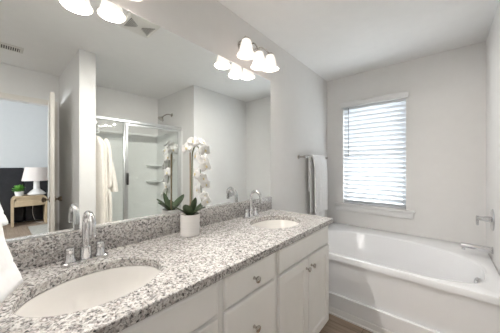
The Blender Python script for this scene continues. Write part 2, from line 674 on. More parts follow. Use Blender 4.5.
# overflow plate on the sloped end wall below the spout
Mo = Matrix.Translation((1.412, 2.265, 0.425)) @ Matrix.Rotation(R(14), 4, 'Z') @ Matrix.Rotation(R(-78), 4, 'Y')
ov.lathe([(0.033, -0.012), (0.034, 0.010), (0.031, 0.016), (0.026, 0.013), (0.014, 0.013), (0.012, 0.024), (0.003, 0.026)], 24, Mo)
ov.build('overflow_plate', CHROME, tub, label='round chrome overflow plate')
dr = MB()
dr.lathe([(0.035, 0.0), (0.035, 0.004), (0.02, 0.007), (0.004, 0.007)], 24, Matrix.Translation((1.16, cy, ZR - 0.387)))
dr.build('drain', CHROME, tub)

# tub filler and valve on the end wall
sp = thing('tub_spout', 'chrome bathtub spout projecting from the end wall over the tub rim', 'faucet', (XR, 2.63, 0.578))
MB().lathe([(0.030, 0.0005), (0.030, 0.006), (0.021, 0.010)], 24, Matrix.Rotation(-PI / 2, 4, 'Y')).build('flange', CHROME, sp)
s2 = MB()
sec = []
for t in range(9):
    x = -0.008 - 0.182 * t / 8
    hh = 0.025 - 0.004 * t / 8
    zc = 0.004 * t / 8
    sec.append([Vector((x, 0.019 * math.copysign(abs(math.cos(q)) ** 0.6, math.cos(q)), zc + hh * math.copysign(abs(math.sin(q)) ** 0.6, math.sin(q)))) for q in [2 * PI * k / 20 for k in range(20)]])
s2.loft(sec)
s2.build('spout_body', CHROME, sp)
MB().lathe([(0.012, 0), (0.012, -0.024), (0.010, -0.026)], 16, Matrix.Translation((-0.172, 0, -0.008))).build('outlet', CHROME, sp)
vv = thing('tub_valve', 'chrome round wall valve with a lever handle above the tub spout', 'valve', (XR, 2.63, 0.825))
MB().lathe([(0.088, 0.0005), (0.088, 0.004), (0.080, 0.010), (0.030, 0.014)], 36, Matrix.Rotation(-PI / 2, 4, 'Y')).build('rosette', CHROME, vv)
MB().lathe([(0.024, 0.012), (0.022, 0.045), (0.018, 0.05), (0.018, 0.085), (0.012, 0.09)], 24, Matrix.Rotation(-PI / 2, 4, 'Y')).build('valve_stem', CHROME, vv)
hd = MB()
hd.tube([(-0.088, 0, 0.022), (-0.089, 0, 0.0), (-0.089, 0, -0.045), (-0.088, 0, -0.058)], [0.007, 0.0095, 0.008, 0.006], 12)
hd.build('lever_handle', CHROME, vv)

# ------------------------------------------------------------------ vanity cabinets
VX = 0.553      # face-frame front
TK = 0.09       # toe kick height
CT, CB = 0.859, 0.823


def slab_ring(y0, y1, z0, z1, spec):
    rr = []
    for ins, x in spec:
        rr.append([Vector((x, y0 + ins, z0 + ins)), Vector((x, y1 - ins, z0 + ins)), Vector((x, y1 - ins, z1 - ins)), Vector((x, y0 + ins, z1 - ins))])
    return rr


def slab_front(y0, y1, z0, z1):
    m = MB()
    m.loft(slab_ring(y0, y1, z0, z1, [(0, VX + 0.001), (0, VX + 0.013), (0.003, VX + 0.016), (0.010, VX + 0.019)]))
    return m


def panel_front(y0, y1, z0, z1):
    m = MB()
    m.loft(slab_ring(y0, y1, z0, z1, [(0, VX + 0.001), (0, VX + 0.016), (0.002, VX + 0.019), (0.055, VX + 0.019), (0.060, VX + 0.012), (0.066, VX + 0.010)]))
    return m


def knob(parent, y, z, x=VX + 0.019):
    m = MB()
    m.lathe([(0.0075, 0.0003), (0.0075, 0.002), (0.0055, 0.006), (0.0055, 0.014), (0.012, 0.020), (0.0155, 0.024), (0.0145, 0.029), (0.006, 0.032)], 18,
            Matrix.Translation((x, y, z)) @ Matrix.Rotation(PI / 2, 4, 'Y'))
    return m.build('knob', NICKEL, parent, label='small round brushed nickel knob')


def carcass(root, y0, y1):
    t = 0.016
    m = MB()
    m.prism([(y0, TK), (y1, TK), (y1, CB - 0.001), (y1 - t, CB - 0.001), (y1 - t, TK + t), (y0 + t, TK + t), (y0 + t, CB - 0.001), (y0, CB - 0.001)], 0, 0.003, VX - 0.019)
    m.build('carcass', CAB, root, smooth=False)
    k = MB()
    k.box((0.02, y0 + 0.001, 0.0), (VX - 0.075, y1 - 0.001, TK - 0.0005))
    k.build('toe_kick', CAB, root, smooth=False)


def frame_open(root, y0, y1, holes):
    """face frame as one mesh: grid of cells minus openings"""
    ys = sorted({y0, y1, *[h[0] for h in holes], *[h[1] for h in holes]})
    zs = sorted({TK, CB - 0.001, *[h[2] for h in holes], *[h[3] for h in holes]})
    m = MB()
    bm = m.bm
    cells = []
    for a, b in zip(ys[:-1], ys[1:]):
        for c, d in zip(zs[:-1], zs[1:]):
            mid = ((a + b) / 2, (c + d) / 2)
            if any(h[0] < mid[0] < h[1] and h[2] < mid[1] < h[3] for h in holes):
                continue
            bm.faces.new([bm.verts.new((VX, *p)) for p in ((a, c), (b, c), (b, d), (a, d))])
    bmesh.ops.remove_doubles(bm, verts=bm.verts[:], dist=1e-5)
    r = bmesh.ops.extrude_face_region(bm, geom=bm.faces[:])
    bmesh.ops.translate(bm, verts=[g for g in r['geom'] if isinstance(g, bmesh.types.BMVert)], vec=(-0.0185, 0, 0))
    m.build('face_frame', CAB, root, smooth=False)


def sink_base(name, label, y0, y1, knobs_z=0.615):
    root = thing(name, label, 'cabinet', (0, y0, 0), group='bathroom vanity cabinets')
    W = y1 - y0
    carcass(root, 0.0005, W - 0.0005)
    mid = W / 2
    frame_open(root, 0.0005, W - 0.0005, [(0.035, W - 0.035, 0.705, 0.80), (0.035, mid - 0.01, TK + 0.03, 0.66), (mid + 0.01, W - 0.035, TK + 0.03, 0.66)])
    slab_front(0.016, W - 0.016, 0.686, 0.812).build('false_front', CAB, root, angle=20)
    for s in (0, 1):
        a, b = (0.016, mid - 0.004) if s == 0 else (mid + 0.004, W - 0.016)
        d = panel_front(a, b, TK + 0.012, 0.672).build('door', CAB, root, angle=20)
        knob(d, (b - 0.030) if s == 0 else (a + 0.030), knobs_z)
    return root


VY0, VY1, VY2, VY3 = -0.112, 0.578, 0.968, 1.665
sink_base('sink_base_cabinet', 'off-white two-door sink base cabinet nearest the bathtub', VY2, VY3)
sink_base('sink_base_cabinet', 'off-white sink base cabinet under the sink nearest the towel ring', VY0, VY1)
db = thing('drawer_cabinet', 'off-white drawer cabinet with nickel knobs between the two sink cabinets', 'cabinet', (0, VY1, 0), group='bathroom vanity cabinets')
W = VY2 - VY1
carcass(db, 0.0005, W - 0.0005)
dz = [(0.686, 0.812), (0.386, 0.672), (0.102, 0.374)]
frame_open(db, 0.0005, W - 0.0005, [(0.04, W - 0.04, a + 0.02, b - 0.02) for a, b in dz])
for a, b in dz:
    d = slab_front(0.022, W - 0.022, a, b).build('drawer', CAB, db, angle=20)
    knob(d, W / 2, (a + b) / 2)
# end panel facing the tub
# ------------------------------------------------------------------ countertop
SK = [(0.315, 0.240), (0.305, 1.335)]     # sink centres
SA, SB = 0.165, 0.208
ct = thing('countertop', 'speckled grey and white granite countertop running over the vanity cabinets', 'countertop', (0, 0, CB))
cm = MB()
bm = cm.bm
cy0, cy1, cxx = -0.113, 1.700, 0.585
edges = []


def loop(pts):
    vs = [bm.verts.new(p) for p in pts]
    for i in range(len(vs)):
        edges.append(bm.edges.new((vs[i], vs[(i + 1) % len(vs)])))


outer = []
for k in range(24):
    outer.append((0.002, cy0 + (cy1 - cy0) * k / 24, 0))
for k in range(8):
    outer.append((0.002 + (cxx - 0.002) * k / 8, cy1, 0))
for k in range(24):
    outer.append((cxx, cy1 + (cy0 - cy1) * k / 24, 0))
for k in range(8):
    outer.append((cxx + (0.002 - cxx) * k / 8, cy0, 0))
loop(outer)
for sx, sy in SK:
    loop([(sx + SA * math.cos(2 * PI * i / 72), sy + SB * math.sin(2 * PI * i / 72), 0) for i in range(72)])
bmesh.ops.triangle_fill(bm, use_beauty=True, use_dissolve=False, edges=edges)
r = bmesh.ops.extrude_face_region(bm, geom=bm.faces[:])
bmesh.ops.translate(bm, verts=[g for g in r['geom'] if isinstance(g, bmesh.types.BMVert)], vec=(0, 0, CT - CB))
cm.build('slab', GRANITE, ct, bevel=0.004, angle=35)
MB().box((0.002, cy0, CT - CB + 0.0003), (0.022, cy1 - 0.012, 0.973 - CB), 0.002).build('backsplash', GRANITE, ct)


def sink(label, sx, sy):
    root = thing('sink_basin', label, 'sink', (sx, sy, CB), group='undermount sinks')
    m = MB()
    prof = [(1.10, -0.0006), (0.995, -0.0006), (0.975, -0.012), (0.94, -0.05), (0.86, -0.095), (0.70, -0.128), (0.42, -0.145), (0.12, -0.150)]
    outp = [(0.12, -0.160), (0.45, -0.156), (0.74, -0.139), (0.90, -0.104), (0.99, -0.05), (1.02, -0.015), (1.10, -0.012)]
    rg = [[Vector((SA * f * math.cos(2 * PI * i / 64), SB * f * math.sin(2 * PI * i / 64), z)) for i in range(64)] for f, z in prof + outp]
    rg.append(rg[0])
    m.loft(rg, False, False)
    m.build('bowl', CERAMIC, root, angle=50)
    MB().lathe([(0.022, 0.0), (0.022, 0.004), (0.014, 0.006), (0.003, 0.006)], 20, Matrix.Translation((0, 0, -0.151))).build('drain', CHROME, root)
    return root


sink('white oval undermount sink nearest the towel ring at the near end of the counter', *SK[0])
sink('white oval undermount sink at the far end of the counter by the towel bar', *SK[1])


# ------------------------------------------------------------------ faucets
def faucet():
    root = thing('sink_faucet', 'chrome two-handle gooseneck faucet behind the near sink by the hanging towel', 'faucet', (0.085, 0.252, CT + 0.0005), group='vanity faucets')
    m = MB()
    n = 40
    def stad(rx, ry, z):
        return [Vector((rx * math.copysign(abs(math.cos(t)) ** 0.7, math.cos(t)), ry * math.copysign(abs(math.sin(t)) ** 0.5, math.sin(t)), z)) for t in [2 * PI * i / n for i in range(n)]]
    m.loft([stad(0.029, 0.082, 0), stad(0.029, 0.082, 0.008), stad(0.025, 0.078, 0.012)])
    m.build('base_plate', CHROME, root)
    s = MB()
    pts = [(0, 0, 0.0125), (0, 0, 0.06), (0, 0, 0.062), (0, 0, 0.10), (0, 0, 0.155)]
    rad = [0.0215, 0.0205, 0.0130, 0.0128, 0.0125]
    r0 = 0.050
    for k in range(1, 13):
        a = PI * k / 12
        pts.append((r0 - r0 * math.cos(a), 0, 0.155 + r0 * math.sin(a)))
        rad.append(0.0118)
    pts.append((2 * r0, 0, 0.130))
    rad.append(0.0118)
    s.tube(pts, rad, 20)
    s.build('spout', CHROME, root)
    MB().lathe([(0.0128, 0), (0.0128, 0.010), (0.008, 0.011)], 16, Matrix.Translation((2 * r0, 0, 0.119))).build('aerator', CHROME, root)
    for sg in (-1, 1):
        h = MB()
        h.lathe([(0.0215, 0.0125), (0.0205, 0.018), (0.0165, 0.024), (0.0155, 0.055), (0.0165, 0.062), (0.0145, 0.067), (0.004, 0.069)], 22, Matrix.Translation((0, sg * 0.052, 0)))
        h.build('handle', CHROME, root)
    return root


f1 = faucet()
f2 = dup(f1)
f2.location = (0.085, 1.315, CT + 0.0005)
f2['label'] = 'chrome two-handle gooseneck faucet behind the sink at the far end of the counter'

# ------------------------------------------------------------------ mirror
mi = MB().box((0.0006, -0.1145, 0.9755), (0.006, 1.688, 2.050)).build('wall_mirror', MIRROR, smooth=False)
tag(mi, 'wide frameless wall mirror above the granite backsplash', 'mirror')


# ------------------------------------------------------------------ vanity lights
def vanity_light(label, y):
    root = thing('vanity_light', label, 'light fixture', (0, y, 2.212), group='three-shade vanity lights')
    m = MB()
    m.lathe([(0.062, 0.0006), (0.062, 0.008), (0.050, 0.018), (0.020, 0.024)], 32, Matrix.Scale(1.7, 4, (0, 1, 0)) @ Matrix.Rotation(PI / 2, 4, 'Y'))
    m.build('back_plate', NICKEL, root)
    for k in (-1, 0, 1):
        yo = 0.148 * k
        ze = -0.055 if k == 0 else -0.022      # the middle glass hangs a little lower
        a = MB()
        pts = []
        for t in range(15):
            q = t / 14
            x = 0.02 + 0.112 * q
            z = -0.005 + 0.040 * math.sin(PI * min(1, q * 1.05)) - (0.005 - ze - 0.012) * q ** 3
            pts.append((x, yo * (0.25 + 0.75 * q ** 0.8), z))
        pts.append((0.132, yo, ze + 0.004))
        a.tube(pts, 0.006, 10)
        a.build('arm', NICKEL, root)
        Mt = Matrix.Translation((0.132, yo, ze)) @ Matrix.Rotation(R(2 * k), 4, 'X')
        c = MB()
        c.lathe([(0.008, 0.012), (0.020, 0.006), (0.030, -0.006), (0.031, -0.016)], 24, Mt)
        hold = c.build('shade_holder', NICKEL, root)
        s = MB()
        prof = [(0.030, -0.010), (0.035, -0.022), (0.042, -0.045), (0.047, -0.070), (0.051, -0.092), (0.057, -0.110), (0.067, -0.124),
                (0.0645, -0.125), (0.054, -0.109), (0.048, -0.091), (0.044, -0.070), (0.039, -0.045), (0.032, -0.022), (0.027, -0.010)]
        rg = []
        for rr_, z in prof + [prof[0]]:
            rg.append([Mt @ Vector((rr_ * math.cos(2 * PI * i / 36), rr_ * math.sin(2 * PI * i / 36), z)) for i in range(36)])
        s.loft(rg, False, False)
        shade = s.build('lamp_shade', FROST, root, angle=60)
        b = MB()
        b.sphere((0, 0, -0.068), 0.022, 16, 12, (1, 1, 1.35)).xform(Mt)
        b.build('bulb', BULB, shade)
        ld = bpy.data.lights.new('vanity_bulb_light', 'SPOT')
        ld.spot_size = R(165)
        ld.spot_blend = 1.0
        ld.energy = BULB_W
        ld.color = BULB_COL
        ld.shadow_soft_size = 0.012
        lo = bpy.data.objects.new('vanity_bulb_light', ld)
        lo.parent = root
        lo.location = Mt @ Vector((0, 0, -0.132))
        lo.rotation_euler = (0, R(-56), 0)
        C.objects.link(lo)
    return root


vanity_light('lit three-shade wall light with frosted bell glasses above the sink nearest the towel ring', 0.262)
vanity_light('lit three-shade wall light with frosted bell glasses above the mirror over the far sink', 1.36)

# ------------------------------------------------------------------ orchid
orc = thing('potted_orchid', 'white moth orchid in a round white pot on the granite counter', 'potted plant', (0.112, 0.745, CT + 0.0008))
MB().lathe([(0.050, 0), (0.053, 0.002), (0.055, 0.118), (0.054, 0.121), (0.050, 0.121), (0.050, 0.100), (0.01, 0.098)], 40).build('pot', POT, orc)
MB().lathe([(0.0495, 0.1005), (0.048, 0.106), (0.03, 0.112), (0.004, 0.114)], 24).build('moss', MOSS, orc)


def strap_leaf(az, length, width, rise, droop):
    m = MB()
    d = Vector((math.cos(az), math.sin(az), 0))
    s = Vector((-math.sin(az), math.cos(az), 0))

    def f(u, v):
        wv = width * (math.sin(PI * min(1, 0.12 + 0.88 * u)) ** 0.6) * (1 - 0.05 * u)
        if u > 0.999: wv = 0.001
        q = (v - 0.5) * 2
        r = 0.012 + length * u
        z = 0.108 + rise * u - droop * u * u
        return d * r + s * (q * wv / 2) + Vector((0, 0, z + 0.010 * abs(q) * (1 - u * 0.5)))
    m.grid(f, 14, 6)
    return m.build('leaf', LEAF, orc, solid=0.0025)


strap_leaf(R(75), 0.105, 0.062, 0.100, 0.010)
strap_leaf(R(20), 0.09, 0.058, 0.085, 0.03)
strap_leaf(R(-50), 0.075, 0.056, 0.095, 0.02)
strap_leaf(R(-105), 0.09, 0.056, 0.085, 0.02)
strap_leaf(R(130), 0.06, 0.042, 0.085, 0.01)
strap_leaf(R(-10), 0.06, 0.040, 0.11, 0.0)
MB().tube([(0.0, 0.0, 0.10), (0.001, 0.001, 0.30), (0.0, 0.0, 0.475)], 0.0038, 8).build('stake', STAKE, orc, label='straight brown stake')

stem_pts = []
base = [(0.006, 0.008, 0.10), (0.006, 0.008, 0.30), (0.006, 0.010, 0.45), (0.016, 0.014, 0.497), (0.036, 0.019, 0.513), (0.056, 0.022, 0.492), (0.064, 0.023, 0.44),
        (0.068, 0.022, 0.37), (0.074, 0.020, 0.30), (0.082, 0.018, 0.24), (0.090, 0.016, 0.19)]
base = [Vector(b) for b in base]


def catmull(P, n=6):
    out = []
    for i in range(len(P) - 1):
        p0, p1, p2, p3 = P[max(0, i - 1)], P[i], P[i + 1], P[min(len(P) - 1, i + 2)]
        for k in range(n):
            t = k / n
            out.append(0.5 * ((2 * p1) + (p2 - p0) * t + (2 * p0 - 5 * p1 + 4 * p2 - p3) * t * t + (3 * p1 - p0 - 3 * p2 + p3) * t ** 3))
    out.append(P[-1])
    return out


sp_pts = catmull(base)
MB().tube(sp_pts, [0.0036 - 0.0016 * i / len(sp_pts) for i in range(len(sp_pts))], 8).build('flower_stem', STEM, orc)


def blossom(center, face, size, roll=0.0):
    face = Vector(face).normalized()
    q = face.to_track_quat('Z', 'Y').to_matrix().to_4x4()
    M = Matrix.Translation(center) @ q @ Matrix.Rotation(roll, 4, 'Z')
    m = MB()
    for a, ln, wd, lift in ((90, 0.5, 0.36, 0.05), (215, 0.48, 0.34, 0.03), (325, 0.48, 0.34, 0.03), (5, 0.52, 0.62, 0.09), (175, 0.52, 0.62, 0.09)):
        d = Vector((math.cos(R(a)), math.sin(R(a)), 0))
        s = Vector((-d.y, d.x, 0))

        def f(u, v, d=d, s=s, ln=ln, wd=wd, lift=lift):
            ww = wd * math.sin(PI * (0.06 + 0.90 * u)) ** 0.65
            qv = (v - 0.5)
            return (d * (ln * u) + s * (ww * qv) + Vector((0, 0, lift * math.sin(PI * u) - 0.10 * u * u + 0.06 * qv * qv))) * size
        m.grid(f, 7, 5)
    m.xform(M)
    b = m.build('blossom', PETAL, orc, solid=0.001, angle=80)
    l = MB()
    l.sphere((0, -0.05 * size, 0.07 * size), 0.075 * size, 10, 8, (1, 1.5, 0.8)).xform(M)
    l.build('lip', LIP, b, label='pale yellow centre')
    return b


rnd = random.Random(3)
ds = (0.74, -0.67)          # sideways direction of the hanging spray, alternate blossoms lean to either side
for i, k in enumerate(range(31, len(sp_pts) - 1, 3)):
    p = sp_pts[k]
    side = (1, -0.8, 0.25)[i % 3]
    reach = 0.040 * rnd.uniform(0.8, 1.15) * (1.0 if i < 5 else 0.75)
    off = Vector((side * reach * 0.85 + 0.010, (0.25 if side > 0 else -0.45) * reach, 0.006 * rnd.uniform(-1, 1)))
    fc = (0.35 + 0.9 * side * ds[0], -0.55 + (0.9 if side > 0 else -0.35) * 0.6, 0.25 * rnd.uniform(-1, 1))
    blossom(p + off, fc, 0.078 * rnd.uniform(0.9, 1.08) * (1.0 if i < 5 else 0.8), rnd.uniform(-0.5, 0.5))
blossom(Vector((0.010, -0.030, 0.498)), (0.3, -0.9, 0.15), 0.076, 0.3)
blossom(Vector((0.040, -0.006, 0.535)), (0.7, -0.6, 0.5), 0.074, -0.3)
blossom(Vector((0.062, 0.046, 0.528)), (0.6, 0.3, 0.4), 0.076, -0.2)
blossom(Vector((-0.008, 0.012, 0.500)), (-0.8, -0.4, 0.2), 0.066, 0.2)

# ------------------------------------------------------------------ towel bar and towels beyond the mirror
TBX, TBZ = 0.075, 1.362
tbr = thing('towel_bar', 'brushed nickel towel bar on the vanity wall beside the window corner', 'towel bar', (0, 2.53, TBZ))
MB().tube([(TBX, -0.315, 0), (TBX, 0.315, 0)], 0.008, 14).build('bar', NICKEL, tbr)
for s in (-1, 1):
    p = MB()
    p.lathe([(0.024, 0.0006), (0.024, 0.008), (0.012, 0.014), (0.010, 0.055), (0.013, 0.062), (0.013, 0.088), (0.008, 0.090)], 20,
            Matrix.Translation((0, s * 0.30, 0)) @ Matrix.Rotation(PI / 2, 4, 'Y'))
    p.build('post', NICKEL, tbr)


def draped(name, label, cat, y0, y1, r, front, back, th, seed, group):
    root_loc = (TBX, (y0 + y1) / 2, TBZ)
    hw = (y1 - y0) / 2
    rn = random.Random(seed)
    ph = [rn.uniform(0, 6) for _ in range(4)]
    m = MB()
    n1, n2, n3 = 22, 10, 16

    def prof(t):
        L1, L2, L3 = front, PI * r, back
        s = t * (L1 + L2 + L3)
        if s < L1: return (r, -(L1 - s))
        if s < L1 + L2:
            a = (s - L1) / r
            return (r * math.cos(a), r * math.sin(a))
        return (-r, -(s - L1 - L2))

    def f(u, v):
        x, z = prof(u)
        y = (v - 0.5) * 2 * hw
        dep = max(0, -z)
        amp = 0.014 * min(1, dep / 0.15)
        if x > 0:
            x += amp * (math.sin(v * 11 + ph[0]) + 0.5 * math.sin(v * 23 + ph[1]) + 1.0)
            x += 0.012 * dep
        else:
            x -= 0.2 * amp * (math.sin(v * 9 + ph[2]) + 1.0)
        y *= 1 - 0.06 * min(1, dep / 0.5)
        return Vector((x, y, z - 0.004 * math.sin(v * 7 + ph[3]) * min(1, dep)))
    m.grid(f, 60, 28)
    o = m.build(name, TOWEL, loc=root_loc, solid=th, angle=80)
    return tag(o, label, cat, group)


draped('bath_towel', 'white bath towel hanging lowest on the bar, beneath the shorter hand towel', 'towel', 2.395, 2.715, 0.0145, 0.72, 0.66, 0.007, 4, 'towels on the wall bar')
draped('hand_towel', 'shorter white hand towel folded over the front of the bath towel on the bar', 'towel', 2.385, 2.725, 0.0255, 0.645, 0.40, 0.008, 9, 'towels on the wall bar')

# towel ring at the left end of the vanity
tr = thing('towel_ring', 'chrome towel ring holding the white towel beside the near sink', 'towel ring', (0.455, -0.115, 1.46))
MB().lathe([(0.026, 0.0006), (0.026, 0.008), (0.011, 0.014), (0.010, 0.050), (0.013, 0.056), (0.004, 0.060)], 20, Matrix.Rotation(-PI / 2, 4, 'X')).build('post', CHROME, tr)
MB().tube([(0.085 * math.sin(2 * PI * i / 40), 0.048, -0.085 + 0.085 * math.cos(2 * PI * i / 40) - 0.004) for i in range(41)], 0.0045, 10, cap=False).build('ring', CHROME, tr)

lt = MB()
nn = 72
rings = []
TXC = 0.455


def yfront(z):
    K = [(1.40, -0.045), (1.345, -0.035), (1.15, 0.008), (1.08, 0.018), (1.02, 0.036), (0.96, 0.056)]
    for (za, ya_), (zb_, yb_) in zip(K[:-1], K[1:]):
        if z >= zb_:
            return ya_ + (yb_ - ya_) * (za - z) / (za - zb_)
    return K[-1][1]


for j in range(34):
    q = j / 33
    z = 1.345 - 0.370 * q
    hw = 0.050 + 0.045 * q ** 0.7
    if 0.86 < q < 0.90:
        hw -= 0.003
    yb, yf = -0.090, yfront(z) - (0.003 if 0.86 < q < 0.90 else 0)
    ring = []
    for i in range(nn):
        a = 2 * PI * i / nn
        c, s = math.cos(a), math.sin(a)
        x = TXC + hw * math.copysign(abs(c) ** 0.75, c)
        ym, yh = (yb + yf) / 2, (yf - yb) / 2
        fold = 1 + 0.05 * math.sin(5 * a + 2.2 * q) * (0.4 + q)
        y = ym + yh * math.copysign(abs(s) ** 0.6, s) * (fold if s > 0 else 1)
        y = min(y, yf - 0.42 * max(0.0, x - 0.44))
        ring.append(Vector((x, y, z)))
    rings.append(ring)
top = [Vector((TXC + (p.x - TXC) * 0.55, -0.068 + (p.y + 0.068) * 0.4, p.z + 0.03)) for p in rings[0]]
bot = [Vector((TXC + (p.x - TXC) * 0.94, -0.03 + (p.y + 0.03) * 0.94, p.z - 0.004)) for p in rings[-1]]
lt.loft([top] + rings + [bot])
lo = lt.build('hand_towel', TOWEL, angle=80)
tag(lo, 'white towel hanging from the ring at the near end of the counter', 'towel')

# ------------------------------------------------------------------ shower
GX = 1.84
su = thing('shower_surround', 'white moulded shower surround with corner shelves behind the glass', 'shower', (2.2, 1.3, 0))
sb = MB()
ya, yb2, xe = 0.702, 1.898, XF - 0.002
sb.prism([(GX - 0.02, ya), (GX - 0.02, ya + 0.012), (xe - 0.06, ya + 0.012), (xe - 0.022, ya + 0.03), (xe - 0.012, ya + 0.07), (xe - 0.012, yb2 - 0.07), (xe - 0.022, yb2 - 0.03), (xe - 0.06, yb2 - 0.012),
          (GX - 0.02, yb2 - 0.012), (GX - 0.02, yb2), (xe, yb2), (xe, ya)], 2, 0.121, 1.80)
sb.xform(Matrix.Translation((-2.2, -1.3, 0)))
sb.build('wall_panel', SURR, su, angle=50)
for z in (0.99, 1.26):
    sh = MB()
    pts = [(xe - 0.0125, yb2 - 0.0125)] + [(xe - 0.0125 - 0.20 * math.cos(t), yb2 - 0.0125 - 0.20 * math.sin(t)) for t in [PI / 2 * k / 12 for k in range(13)]]
    sh.prism(pts, 2, z, z + 0.022)
    sh.xform(Matrix.Translation((-2.2, -1.3, 0)))
    sh.build('corner_shelf', SURR, su, bevel=0.004)
pn = MB()

pn.loft([[Vector((x, y, z)) for x, y in ((GX - 0.05, ya), (xe, ya), (xe, yb2), (GX - 0.05, yb2))] for z in (0, 0.12)]
        + [[Vector((x, y, z)) for x, y in ((GX + 0.05, ya + 0.03), (xe - 0.03, ya + 0.03), (xe - 0.03, yb2 - 0.03), (GX + 0.05, yb2 - 0.03))] for z in (0.12, 0.05)])
pn.xform(Matrix.Translation((-2.2, -1.3, 0)))
pn.build('shower_pan', SURR, su, bevel=0.004)

se = thing('shower_enclosure', 'framed glass shower door with satin metal rails opposite the vanity', 'shower door', (GX, 1.3, 0.1205))
ZT = 1.855 - 0.1205


def sebox(name, lo, hi, m=ALU, parent=se, bev=0.003, label=None):
    return MB().box((lo[0] - GX, lo[1] - 1.3, lo[2]), (hi[0] - GX, hi[1] - 1.3, hi[2]), bev).build(name, m, parent, label=label)


sebox('top_rail', (GX - 0.022, ya + 0.014, ZT - 0.045), (GX + 0.022, yb2 - 0.014, ZT))
sebox('bottom_rail', (GX - 0.022, ya + 0.014, 0), (GX + 0.022, yb2 - 0.014, 0.03))
for y in (ya + 0.014, yb2 - 0.042):
    sebox('side_jamb', (GX - 0.016, y, 0.0305), (GX + 0.016, y + 0.028, ZT - 0.0455))
yd = 1.08
sebox('center_post', (GX - 0.016, yd - 0.014, 0.0305), (GX + 0.016, yd + 0.014, ZT - 0.0455))
sebox('fixed_panel', (GX - 0.003, ya + 0.0425, 0.031), (GX + 0.003, yd - 0.0145, ZT - 0.046), GLASS, bev=0)
sd_ = sebox('door_panel', (GX - 0.003, yd + 0.042, 0.055), (GX + 0.003, yb2 - 0.070, ZT - 0.076), GLASS, bev=0)
df = MB()
yA, yB3, zA, zB = yd + 0.016, yb2 - 0.044, 0.033, ZT - 0.050
i_ = 0.024
for t in (0,):
    rr1 = [(yA, zA), (yB3, zA), (yB3, zB), (yA, zB)]
    rr2 = [(yA + i_, zA + i_), (yB3 - i_, zA + i_), (yB3 - i_, zB - i_), (yA + i_, zB - i_)]
    df.loft([[Vector((x, p[0] - 1.3, p[1])) for p in rr] for x, rr in ((-0.012, rr1), (0.012, rr1), (0.012, rr2), (-0.012, rr2), (-0.012, rr1))], False, False)
df.build('door_frame', ALU, sd_, smooth=False)
hm = MB()
hm.box((-0.045, yA + 0.004 - 1.3, 0.90), (-0.013, yA + 0.022 - 1.3, 1.05), 0.004)
hm.build('pull_handle', BLACK, sd_, label='small dark pull handle')

shd = thing('shower_sprayer', 'dark nickel shower head on a bent arm above the shower glass', 'shower head', (2.13, YT, 2.09))
MB().lathe([(0.030, 0.0006), (0.028, 0.006), (0.010, 0.010)], 20, Matrix.Rotation(PI / 2, 4, 'X')).build('flange', NICKEL, shd)
MB().tube([(0, -0.008, 0), (0, -0.06, 0.004), (0, -0.10, -0.008), (0, -0.14, -0.035), (0, -0.155, -0.05)], 0.0085, 12).build('arm', NICKEL, shd)
MB().lathe([(0.010, 0), (0.016, -0.014), (0.030, -0.03), (0.048, -0.050), (0.048, -0.062), (0.010, -0.064)], 24,
           Matrix.Translation((0, -0.157, -0.050)) @ Matrix.Rotation(R(-38), 4, 'X')).build('spray_head', NICKEL, shd)

# robe on its hook
hk = thing('robe_hook', 'white wall hook holding the robe beside the shower glass', 'hook', (1.62, 0.70, 1.63))
MB().box((-0.012, 0.0006, -0.03), (0.012, 0.006, 0.05), 0.002).build('hook_plate', TRIM, hk)
MB().tube([(0, 0.004, 0.0), (0, 0.03, -0.015), (0, 0.045, -0.005), (0, 0.05, 0.02)], 0.005, 10).build('hook_arm', TRIM, hk)

rb = thing('bath_robe', 'cream terry bathrobe hanging from a hook on the wall beside the shower', 'robe', (1.68, 0.80, 0.50))
m = MB()
rings = []
for j in range(40):
    q = j / 39                       # 0 top .. 1 bottom
    z = 1.09 * (1 - q)
    # half extents across y (away from wall) and x
    sh_ = min(1, (q / 0.10)) ** 0.7
    ry = 0.016 + 0.044 * sh_ + 0.010 * q
    rx = 0.022 + 0.075 * sh_ + 0.035 * q
    cyy = -0.088 + ry + 0.004
    cxx_ = -0.03 + 0.02 * q
    ring = []
    for i in range(64):
        a = 2 * PI * i / 64
        f = 1 + 0.10 * sh_ * math.sin(7 * a + 1.5 * math.sin(3 * q)) + 0.05 * sh_ * math.sin(13 * a + 2 * q)
        yv = cyy + ry * math.sin(a) * (f if math.sin(a) > -0.3 else 1)
        ring.append(Vector((cxx_ + rx * math.cos(a) * f, max(-0.090, yv), z)))
    rings.append(ring)
m.loft(rings)
m.build('robe_body', ROBE, rb, angle=80)
sv = MB()
path = catmull([Vector(p) for p in [(-0.045, 0.000, 0.99), (-0.07, 0.028, 0.89), (-0.085, 0.058, 0.74), (-0.085, 0.080, 0.60), (-0.08, 0.092, 0.47)]], 6)
nsp = len(path)
rg = []
for i, p in enumerate(path):
    q = i / (nsp - 1)
    r0 = 0.026 + 0.016 * q
    rg.append([p + Vector((r0 * math.cos(2 * PI * k / 28) * (1 + 0.1 * math.sin(5 * k / 28 * 2 * PI + 3 * q)), 0.85 * r0 * math.sin(2 * PI * k / 28) * (1 + 0.1 * math.sin(4 * k / 28 * 2 * PI)), 0)) for k in range(28)])
sv.loft(rg)
sv.build('sleeve', ROBE, rb, angle=80)
cl = MB()
cl.tube(catmull([Vector(p) for p in [(-0.06, 0.01, 1.06), (-0.11, 0.03, 0.95), (-0.135, 0.035, 0.75), (-0.13, 0.03, 0.52)]], 6), [0.014] + [0.02] * 17 + [0.014], 12)
cl.build('collar', ROBE, rb, angle=80)
bt = MB()
bt.tube(catmull([Vector(p) for p in [(-0.125, 0.02, 0.50), (-0.145, 0.03, 0.42), (-0.14, 0.035, 0.25), (-0.14, 0.03, 0.08)]], 6), 0.016, 10)
bt.build('belt', ROBE, rb, angle=80)

